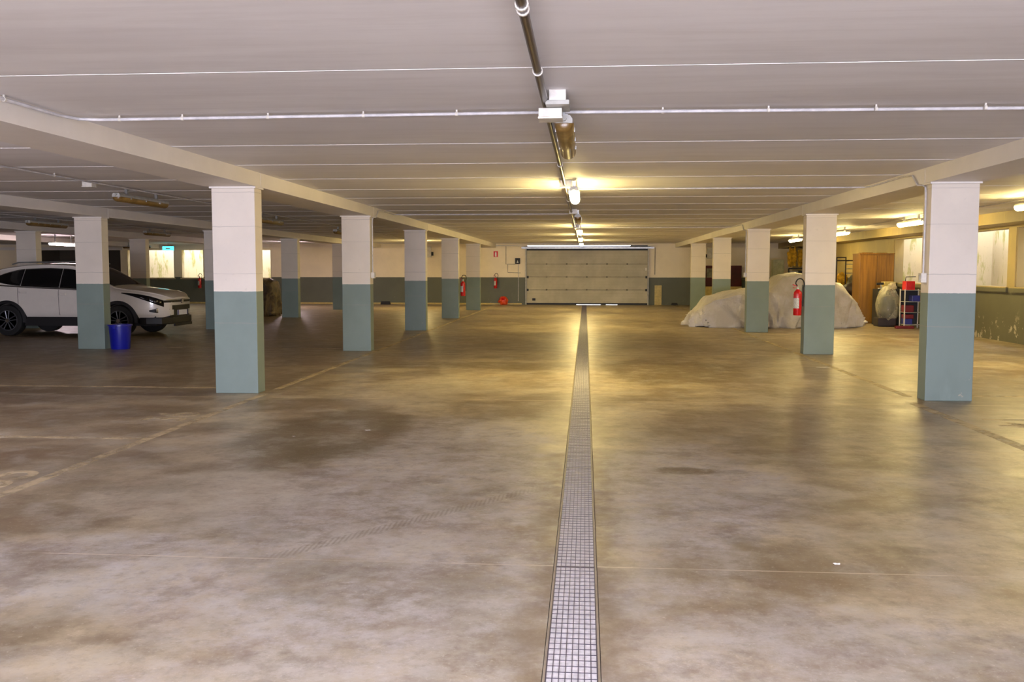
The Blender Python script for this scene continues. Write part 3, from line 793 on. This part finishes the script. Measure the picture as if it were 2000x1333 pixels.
def P(x, t, off=0.0):
    s = sec(x); i = min(int(t), len(s) - 2); f = t - i
    # Catmull-Rom through the section for a soft shoulder
    p0 = s[max(0, i - 1)]; p1 = s[i]; p2 = s[i + 1]; p3 = s[min(len(s) - 1, i + 2)]
    if i + 2 >= len(s): p3 = (-s[i][0], s[i][1])
    q = []
    for c in (0, 1):
        a = .5 * (2 * p1[c] + (p2[c] - p0[c]) * f * .7 + 0) if False else None
        q.append(.5 * ((2 * p1[c]) + (-p0[c] + p2[c]) * f + (2 * p0[c] - 5 * p1[c] + 4 * p2[c] - p3[c]) * f * f + (-p0[c] + 3 * p1[c] - 3 * p2[c] + p3[c]) * f ** 3))
    return q
def PO(x, t, side, off):
    e_ = .02
    a = P(x, max(0, t - e_)); b = P(x, min(6.999, t + e_)); c = P(x, t)
    n_ = Vector((-(a[1] - b[1]), a[0] - b[0])); n_ = n_.normalized() if n_.length else Vector((1, 0))
    if n_.x < 0 and t < 5.5: n_ = -n_
    if n_.y < 0 and t >= 5.5: n_ = -n_
    return (x, side * (c[0] + n_.x * off), c[1] + n_.y * off)
car = empty('car', (-9.47, 21.28, 0), 'white compact SUV with dark windows parked sideways at the left', 'car')
xs = [-.0 - 4.6 * k / 92 for k in range(93)]
ts = [k * 7 / 42 for k in range(43)]
b = MB(); rows = []
for xx in xs:
    r1 = [(xx, P(xx, min(t, 6.9999))[0], P(xx, min(t, 6.9999))[1]) for t in ts]
    r2 = [(xx, -p[1], p[2]) for p in r1[-2::-1]]
    rows.append(r1 + r2)
V = b.grid(rows, close=True); b.bm.faces.new(V[0][::-1]); b.bm.faces.new(V[-1])
body = b.obj('body', M_CARWHITE, car, smooth=True)
WX = (-1.07, -3.70)
WR = .355
cut = MB()
for wx in WX: cut.lathe([(.405, -1.2), (.405, 1.2)], 40, (wx, 0, .36), 'y')
co = cut.obj('cut', M_BLACK); co.parent = car
md = body.modifiers.new('b', 'BOOLEAN'); md.operation = 'DIFFERENCE'; md.object = co; md.solver = 'EXACT'
bpy.context.view_layer.update()
me = bpy.data.meshes.new_from_object(body.evaluated_get(bpy.context.evaluated_depsgraph_get()))
body.modifiers.clear(); body.data = me; bpy.data.objects.remove(co)
me.materials.clear(); me.materials.append(M_CARWHITE)
def patch(name, xa, xb, fa, fb, mat, side, off=.006, nx=24, nt=8, parent=car):
    b = MB(); rows = []
    for k in range(nx + 1):
        u = k / nx; xx = xa + (xb - xa) * u; t0 = fa(u); t1 = fb(u)
        rows.append([PO(xx, t0 + (t1 - t0) * j / nt, side, off) for j in range(nt + 1)])
    b.grid(rows); o = b.obj(name, mat, parent, smooth=True)
    s_ = o.modifiers.new('s', 'SOLIDIFY'); s_.thickness = .004; s_.offset = 0
    return o
for side in (1, -1):
    patch('side_window', -1.42, -2.44, lambda u: 3.06, lambda u: 3.08 + .84 * min(1, u * 1.7 + .05) ** .8, M_GLASSD, side)
    patch('side_window', -2.45, -3.36, lambda u: 3.06, lambda u: 3.92, M_GLASSD, side)
    patch('side_window', -3.37, -4.12, lambda u: 3.06 + .25 * u * u, lambda u: 3.92 - .45 * u * u, M_GLASSD, side)
    patch('window_trim', -1.36, -4.1, lambda u: 2.97, lambda u: 3.05, M_CHROME, side, .008)
    for xa, xb in ((-1.36, -1.39),): pass
    # doors drawn by their shut lines
    for xx in (-1.5, -2.45, -3.42):
        patch('door_gap', xx, xx - .008, lambda u: .6, lambda u: 2.95, M_BLACK, side, .002, nx=1, nt=16)
    for xx in (-2.25, -3.2):
        patch('door_handle', xx + .0, xx - .18, lambda u: 2.60, lambda u: 2.74, M_CARWHITE, side, .03, nx=6, nt=3)
    patch('headlight', -.10, -.98, lambda u: 2.20 + .75 * u ** .8, lambda u: 3.02 + .35 * u * (1 - u), M_GLASSD, side, .012, nx=20, nt=4)
    patch('fog_lamp', -.22, -.36, lambda u: 1.0 + .2 * u, lambda u: 1.75 - .3 * u, M_BLACK, side, .012, nx=4, nt=4)
    patch('fog_trim', -.19, -.23, lambda u: 1.0, lambda u: 1.85, M_CHROME, side, .015, nx=2, nt=4)
    # mirror
    b = MB(); lump(b, -1.62, side * 1.02, 1.10, .09, .12, .08, .05, 2, 16, 8); b.obj('door_mirror', M_CARWHITE, car, smooth=True)
    # wheel arch cladding, sill
    for wx in WX:
        b = MB(); A = []
        for k in range(25):
            t = -.12 + (PI + .24) * k / 24
            r0, r1 = .385, .455
            yi, yo = side * .80, side * .935
            A.append([(wx + r0 * math.cos(t), yi, .36 + r0 * math.sin(t)), (wx + r0 * math.cos(t), yo, .36 + r0 * math.sin(t)),
                      (wx + r1 * math.cos(t), yo - side * .01, .36 + r1 * math.sin(t)), (wx + r1 * math.cos(t), yi, .36 + r1 * math.sin(t))])
        V = b.grid(A, close=True); b.bm.faces.new(V[0][::-1]); b.bm.faces.new(V[-1]); b.obj('arch_cladding', M_BLACK, car)
    MB().prism([(-1.5, .24), (-3.27, .24), (-3.22, .44), (-1.55, .44)], side * .80, side * .935, 'y').obj('sill', M_BLACK, car)
    for wx in WX:
        w = empty('wheel', (wx, side * .80, WR), '', ''); del w['label']; del w['category']; w.parent = car
        # one mesh for the tyre under the car, rim and hub as its sub-parts
        bpy.data.objects.remove(w)
        tprof = [(.215, -.10), (.30, -.115), (.34, -.105), (WR, -.08), (WR, .08), (.34, .105), (.30, .115), (.215, .10)]
        ty = MB().lathe(tprof, 40, (0, 0, 0), 'y').obj('wheel', M_RUBBER, car, smooth=True, loc=(wx, side * .80, WR))
        b = MB()
        for k in range(5):
            t = 2 * PI * k / 5 + .3; c_, s_ = math.cos(t), math.sin(t)
            for dd in (-.045, .045):
                p0 = (c_ * .04 - s_ * dd * .4, side * .10, s_ * .04 + c_ * dd * .4); p1 = (c_ * .215 - s_ * dd, side * .118, s_ * .215 + c_ * dd)
                b.tube([p0, p1], .014, 6)
        b.lathe([(.235, 0), (.235, .02), (.215, .02), (.215, 0)], 32, (0, side * .105, 0), 'y')
        b.obj('rim', M_ALLOY, ty)
        MB().lathe([(.045, -.01), (.045, .01)], 16, (0, side * .115, 0), 'y').obj('hub_cap', M_CHROME, ty)
    for xx in (-2.0, -3.7): pass
    MB().tube([(-2.0, side * .57, 1.655), (-2.1, side * .57, 1.70), (-3.6, side * .56, 1.68), (-3.75, side * .56, 1.635)], .016, 8).obj('roof_rail', M_STEEL, car, smooth=True)
# windscreen and rear window wrap across the roof line
for nm, xa, xb in (('windscreen', -1.22, -1.98), ('rear_window', -4.12, -4.44)):
    b = MB(); rows = []
    for k in range(13):
        xx = xa + (xb - xa) * k / 12; r1 = [PO(xx, t, 1, .007) for t in [5.05 + 1.95 * j / 8 for j in range(9)]]
        r1[-1] = (r1[-1][0], 0, r1[-1][2]); rows.append(r1 + [(p[0], -p[1], p[2]) for p in r1[-2::-1]])
    b.grid(rows); b.obj(nm, M_GLASSD, car, smooth=True)
# front end
MB().prism([(.02, -.42), (.02, .42), (-.05, .62), (-.10, .72), (-.10, -.72), (-.05, -.62)], .765, .815, 'z').obj('upper_grille', M_BLACK, car)
MB().prism([(.028, -.42), (.028, .42), (-.06, .64), (-.06, -.64)], .822, .84, 'z').obj('chrome_bar', M_CHROME, car)
MB().prism([(.03, -.40), (.03, .40), (-.03, .55), (-.03, -.55)], .60, .70, 'z').obj('grille', M_BLACK, car)
MB().prism([(.03, -.48), (.03, .48), (-.10, .80), (-.42, .90), (-.60, .86), (-.60, -.86), (-.42, -.90), (-.10, -.80)], .27, .43, 'z').obj('lower_bumper', M_BLACK, car, bevel=.02)
MB().prism([(.022, -.30), (.022, .30), (-.03, .52), (-.03, -.52)], .42, .60, 'z').obj('air_intake', M_BLACK, car)
MB().box(.02, .06, -.46, .46, .22, .28).obj('skid_plate', M_BLACK, car)
pl = MB().box(.030, .042, -.26, .26, .47, .585).obj('number_plate', M_PLATE, car)
MB().box(.041, .044, -.26, -.22, .47, .585).box(.041, .044, .22, .26, .47, .585).obj('plate_edge', M_NAVY, pl)
MB().box(-4.5, -.25, -.78, .78, .24, .46).obj('underbody', M_BLACK, car)
MB().lathe([(.055, -.01), (.055, .012)], 20, (.03, 0, .79), 'x').obj('badge', M_CHROME, car)

# ------------------------------------------------------------------ draped things
def drape(cx, cy, outline, H, skirt, folds, amp, seed, mat, name, n=160, rings=26, hem=.0, parent=None):
    """cloth over a body: outline(t)->(x,y) unit footprint, H(x,y) top height, skirt(x,y) height where the side turns"""
    b = MB(); rows = []
    for i in range(rings + 1):
        u = i / rings; row = []
        for k in range(n):
            t = 2 * PI * k / n; ox, oy = outline(t)
            ph = t * folds + 2.2 * noise.noise(Vector((math.cos(t) * 2, math.sin(t) * 2, seed)))
            if u < .42:
                v = u / .42; f = 1.0 - .05 * v ** 2; x_, y_ = ox * f, oy * f; ph += 2.6 * v * (1 if ox < 0 else -1)
                out = amp * (.28 + (1 - v) ** .8) * ((1 - 2 * abs(math.sin(ph * .5)) ** .55) * (.55 + 1.1 * abs(noise.noise(Vector((ox * 1.7, oy * 1.7, seed))) ) * 2) + .45 * math.sin(ph * 2.3 + 1 + 2 * v) + .25 * noise.noise(Vector((ox * 5, oy * 5, v * 3 + seed))))
                q_ = (t * 4.2 + v * .9 * (1 if ox > 0 else -1) + 1.3 * noise.noise(Vector((ox * 1.2, oy * 1.2, seed * 2)))) % 1.0
                out += amp * .55 * (1 - abs(2 * q_ - 1)) ** 4 * (1 - .6 * v)
                L_ = math.hypot(ox, oy); x_ += ox / L_ * out; y_ += oy / L_ * out
                z_ = hem + (skirt(ox, oy) - hem) * v ** .85
                z_ += .03 * (1 - v) * max(0, math.sin(ph * .7 + seed))
            else:
                v = (u - .42) / .58; f = .95 * (1 - v) ; x_, y_ = ox * f, oy * f
                s0 = skirt(ox, oy); ht = H(x_, y_); blend = min(1, v / .17); blend = math.sin(blend * PI / 2)
                z_ = s0 + (ht - s0) * blend
                z_ += .022 * noise.noise(Vector((x_ * 2.6, y_ * 2.6, seed))) + .012 * noise.noise(Vector((x_ * 7, y_ * 7, seed)))
                z_ += .018 * (1 - v) * math.sin(ph) * (1 if v < .5 else .3)
                rg = 1 - 2.2 * abs(noise.noise(Vector((x_ * 1.3 + y_ * .9, y_ * .5 - x_ * .3, seed + 5))))
                z_ += .035 * max(0, rg) ** 2 * (1 - .5 * v)
            row.append((x_, y_, max(z_, hem)))
        rows.append(row)
    b.grid(rows, close=True)
    bmesh.ops.remove_doubles(b.bm, verts=b.bm.verts, dist=.0005)
    o = b.obj(name, mat, parent, smooth=True, loc=(cx, cy, 0))
    s_ = o.modifiers.new('s', 'SOLIDIFY'); s_.thickness = .006
    return o
def super_out(a, c, p=3.2):
    def f(t):
        ct, st_ = math.cos(t), math.sin(t); r_ = (abs(ct) ** p + abs(st_) ** p) ** (-1 / p); return a * ct * r_, c * st_ * r_
    return f
def prof(tab):
    def f(x):
        if x <= tab[0][0]: return tab[0][1]
        for a, b in zip(tab, tab[1:]):
            if x <= b[0]:
                t = (x - a[0]) / (b[0] - a[0]); t = t * t * (3 - 2 * t); return a[1] + (b[1] - a[1]) * t
        return tab[-1][1]
    return f
hp = prof([(-2.2, .50), (-1.75, .80), (-1.1, .96), (-.45, 1.03), (-.25, 1.06), (.20, 1.40), (.6, 1.45), (1.2, 1.36), (1.7, 1.15), (2.1, .90)])
sp = prof([(-2.2, .40), (-1.7, .70), (-.7, .90), (.2, .96), (1.2, .95), (1.8, .88), (2.2, .74)])
cc = drape(5.02, 25.75, super_out(2.22, .92, 3.4), lambda x, y: hp(x) - .10 * (y / .9) ** 2, lambda x, y: sp(x), 14, .12, 1.7, M_TARP, 'covered_car', n=320, rings=60)
tag(cc, 'parked car hidden under a rumpled grey tarpaulin behind the right pillars', 'covered car')
b = drape(-10.5, 30.4, super_out(.34, .62, 2.6), lambda x, y: 1.10 + .12 * math.cos(y * 3) - .5 * abs(x) ** 1.5, lambda x, y: .86, 9, .035, 4.2, M_BROWNCOV, 'covered_scooter', n=110)
tag(b, 'upright scooter-like bundle under a crinkled brown plastic cover left of a far pillar', 'covered scooter')

# ------------------------------------------------------------------ storage corner on the right
w = empty('wardrobe', (8.22, 27.3, 0), 'tall golden oak wardrobe against the right wall behind the shelf', 'wardrobe', rz=.04)
MB().box(-.46, .50, -.0, .62, 0, 1.97).obj('carcass', M_WOOD, w, bevel=.004)
for x0, x1 in ((-.45, .015), (.025, .49)): 
    MB().box(x0, x1, -.02, 0, .06, 1.94).obj('door', M_WOOD, w, bevel=.003)
MB().box(-.47, .51, -.03, .63, 1.97, 1.995).obj('top_panel', M_WOOD, w)
MB().box(-.40, -.1, -.0, .3, 1.995, 2.02).box(.0, .3, 0, .3, 1.995, 2.01).obj('loose_shelf', M_WOOD, w)
# polythene-wrapped thing
e = empty('wrapped_seat', (8.10, 25.95, 0), 'bulky rounded seat wrapped in clear polythene on the floor before the wardrobe', 'wrapped seat')
b = MB(); lump(b, .02, 0, .58, .21, .22, .36, .10, 5, 32, 20, .18); b.obj('cushion', M_DKGREEN, e, smooth=True)
MB().box(-.26, .22, -.22, .22, 0, .24).obj('base', M_DARKBAG, e, bevel=.03)
b = MB(); lump(b, .05, 0, .55, .30, .30, .56, .10, 8, 48, 28, .03); lump(b, .14, -.02, 1.08, .12, .12, .11, .3, 12, 20, 12)
b.obj('polythene_cover', M_POLY, e, smooth=True)
# black cupboard
k = empty('black_cupboard', (8.36, 26.65, 0), 'low black cupboard between the wrapped seat and the red-filled shelf', 'cupboard')
MB().box(-.34, .30, -.25, .25, 0, 1.0).obj('carcass', M_BLACK, k, bevel=.008)
MB().box(-.33, .29, -.27, -.25, .03, .48).obj('door', M_BLACK, k, bevel=.003); MB().box(-.33, .29, -.27, -.25, .50, .97).obj('door', M_BLACK, k, bevel=.003)
tag(MB().box(8.22, 8.52, 26.5, 26.8, 1.0, 1.20).obj('cardboard_box', M_CREAM, bevel=.006), 'pale carton on top of the black cupboard', 'box')
e = empty('power_tool', (8.12, 26.55, 1.0), 'small dark hand tool lying on the black cupboard beside the pale carton', 'tool')
b = MB(); b.tube([(-.1, 0, .14), (.08, 0, .15)], .035, 10); b.obj('motor', M_BLACK, e, smooth=True)
MB().tube([(0, 0, .14), (.04, 0, .02)], .022, 8).obj('handle', M_STEEL, e, smooth=True); MB().box(-.05, .08, -.04, .04, 0, .03).obj('base', M_GREYP, e)
# open shelf unit
e = empty('shelf_unit', (8.50, 25.25, 0), 'small open metal shelf left of the nearest right pillar, filled with red and blue items', 'shelf')
for sx_, sy_ in ((-.2, -.18), (.26, -.18), (-.2, .18), (.26, .18)): MB().box(sx_ - .012, sx_ + .012, sy_ - .012, sy_ + .012, 0, 1.02).obj('post', M_WHITE, e)
SH = (.10, .42, .70, 1.0)
for zz in SH: MB().box(-.2, .26, -.18, .18, zz - .012, zz).obj('shelf_board', M_GREYP, e)
MB().box(-.2, .26, .175, .185, .1, 1.0).obj('back_panel', M_BLACK, e)
def item(name, x0, x1, z0, z1, mat, label, cat, d=.3):
    return tag(MB().box(8.5 + x0, 8.5 + x1, 25.25 - d / 2, 25.25 + d / 2 - .01, z0 + .0005, z1).obj(name, mat, bevel=.012), label, cat)
tb = item('red_toolbox', -.17, .06, 1.0, 1.23, M_REDBOX, 'bright red box on top of the small metal shelf', 'box')
MB().tube([(8.36, 25.25, 1.23), (8.37, 25.25, 1.34), (8.62, 25.25, 1.345)], .011, 8).obj('carry_handle', M_BLACK, tb)
item('red_crate', -.18, .05, .42, .60, M_DKRED, 'dark red box on the middle shelf of the small metal unit', 'box')
item('navy_box', .0, .2, .70, .86, M_NAVY, 'navy box on the shelf directly below the bright red box', 'box')
item('blue_can', -.17, .02, .10, .25, M_NAVY, 'blue can on the lowest shelf of the small metal unit', 'can')
item('red_can', -.17, .05, .252, .36, M_DKRED, 'red container stacked on the blue can on the lowest shelf', 'container')
tag(MB().box(8.05, 8.5, 24.9, 25.05, 0, .07).obj('red_tray', M_DKRED, bevel=.01), 'dark red tray on the floor before the small metal shelf', 'tray')
# rack with bags further back
e = empty('metal_rack', (8.30, 30.2, 0), 'dark metal rack frame with bags, left of the oak wardrobe', 'rack')
for sx_ in (-.42, -.14): MB().box(sx_ - .015, sx_ + .015, -.02, .02, 0, 1.93).obj('upright', M_DARKBAG, e)
MB().box(-.42, -.14, -.02, .02, 1.90, 1.93).obj('top_bar', M_DARKBAG, e)
MB().box(-.42, .45, -.02, .02, 1.80, 1.84).obj('cross_bar', M_DARKBAG, e)
MB().box(-.35, .42, .05, .45, .6, .63).obj('rack_shelf', M_STEEL, e); MB().box(-.35, .42, .05, .45, 1.02, 1.04).obj('rack_shelf', M_STEEL, e)
for sx_ in (-.33, .40): MB().box(sx_ - .012, sx_ + .012, .43, .45, 0, 1.75).obj('upright', M_STEEL, e)
for zz in (1.72, 1.58, 1.44): MB().box(-.05, .40, .42, .44, zz - .03, zz).obj('rail', M_STEEL, e)
def bag(x_, y_, z_, a, c_, h_, mat, seed, label, cat='bag', name='bag', amp=.25):
    b = MB(); lump(b, 0, 0, h_ / 2, a, c_, h_ / 2, amp, seed, 28, 16, 0); return tag(b.obj(name, mat, smooth=True, loc=(x_, y_, z_)), label, cat)
bag(8.12, 30.45, 1.04, .17, .15, .40, M_YELLOW, 1, 'yellow bag on the metal rack beside the second right pillar')
bag(8.50, 30.45, 1.04, .19, .15, .34, M_GREYFAB, 4, 'grey bag on the metal rack next to the yellow one')
bag(8.0, 28.75, .73, .30, .35, .42, M_DARKBAG, 6, 'big dark bundle behind the covered car, left of the wardrobe', 'bundle', 'dark_bundle', .12)
bag(8.44, 28.3, .72, .22, .2, .38, M_PAPER, 11, 'white sack leaning beside the wardrobe on the dark crate')
tag(MB().box(7.72, 8.62, 28.1, 29.4, 0, .72).obj('storage_crate', M_BLACK, bevel=.01), 'black crate on the floor under the white sack, behind the covered car', 'crate')
bag(7.72, 27.0, .0, .2, .16, .14, M_PAPER, 14, 'small white plastic bag on the floor between covered car and wardrobe')
# yellow clothing hung in the far right corner
e = empty('hanging_jacket', (8.22, 38.1, 1.65), 'yellow garments hanging in the far right corner left of the second right pillar', 'clothes')
b = MB(); lump(b, -.08, 0, .36, .11, .08, .38, .5, 21, 26, 18); lump(b, .07, -.02, .40, .08, .07, .34, .6, 23, 26, 18); b.obj('jacket', M_YELLOW, e, smooth=True)
b = MB(); lump(b, .31, .05, .34, .10, .08, .34, .5, 31, 26, 18); lump(b, .46, .05, .28, .07, .07, .28, .5, 35, 26, 18); b.obj('second_jacket', M_YELLOW, e, smooth=True)
MB().tube([(-.18, .03, .76), (.0, .03, .86), (.5, .03, .72)], .012, 6).obj('hanger', M_BLACK, e)
k = empty('clothes_stand', (8.35, 38.16, 0), 'dark stand with pale box under the yellow garments', 'stand')
for sx_ in (-.25, .35): MB().box(sx_ - .02, sx_ + .02, .0, .04, 0, 1.60).obj('upright', M_BLACK, k)
MB().box(-.25, .35, -.02, .02, 1.56, 1.61).obj('bar', M_BLACK, k)
MB().box(-.2, .12, -.0, .25, 0, 1.5).obj('locker', M_GREYP, k, bevel=.01); MB().box(.14, .33, .0, .25, 0, 1.5).obj('drawer_block', M_BLACK, k)
tag(MB().box(7.55, 7.98, 38.5, 38.9, 0, 1.95).obj('pale_locker', soft('pale_green_metal', lin((176, 176, 138)), .5), bevel=.01), 'tall pale green locker left of the yellow garments', 'locker')

# ------------------------------------------------------------------ scraps on the floor
def scrap(x_, y_, s_, seed, label):
    b = MB(); c_ = b.bm.verts.new((0, 0, .006)); r_ = random.Random(seed)
    ring = [b.bm.verts.new((s_ * math.cos(t) * r_.uniform(.6, 1.2), s_ * .6 * math.sin(t) * r_.uniform(.6, 1.2), r_.uniform(.001, .008))) for t in [2 * PI * k / 9 for k in range(9)]]
    for k in range(9): b.bm.faces.new((c_, ring[k], ring[(k + 1) % 9]))
    o = b.obj('paper_scrap', M_PAPER, loc=(x_, y_, 0)); s2 = o.modifiers.new('s', 'SOLIDIFY'); s2.thickness = .001
    tag(o, label, 'scrap')
scrap(1.295, 4.80, .022, 1, 'small white scrap on the right foreground floor just above the thin joint')
scrap(3.70, 14.8, .11, 2, 'larger pale scrap on the floor in front of the second right pillar')
scrap(-2.62, 8.18, .018, 3, 'tiny white speck on the left floor before the dark damp patch')
scrap(-2.02, 8.55, .03, 4, 'tiny pinkish-white chip on the floor left of the drain, mid distance')
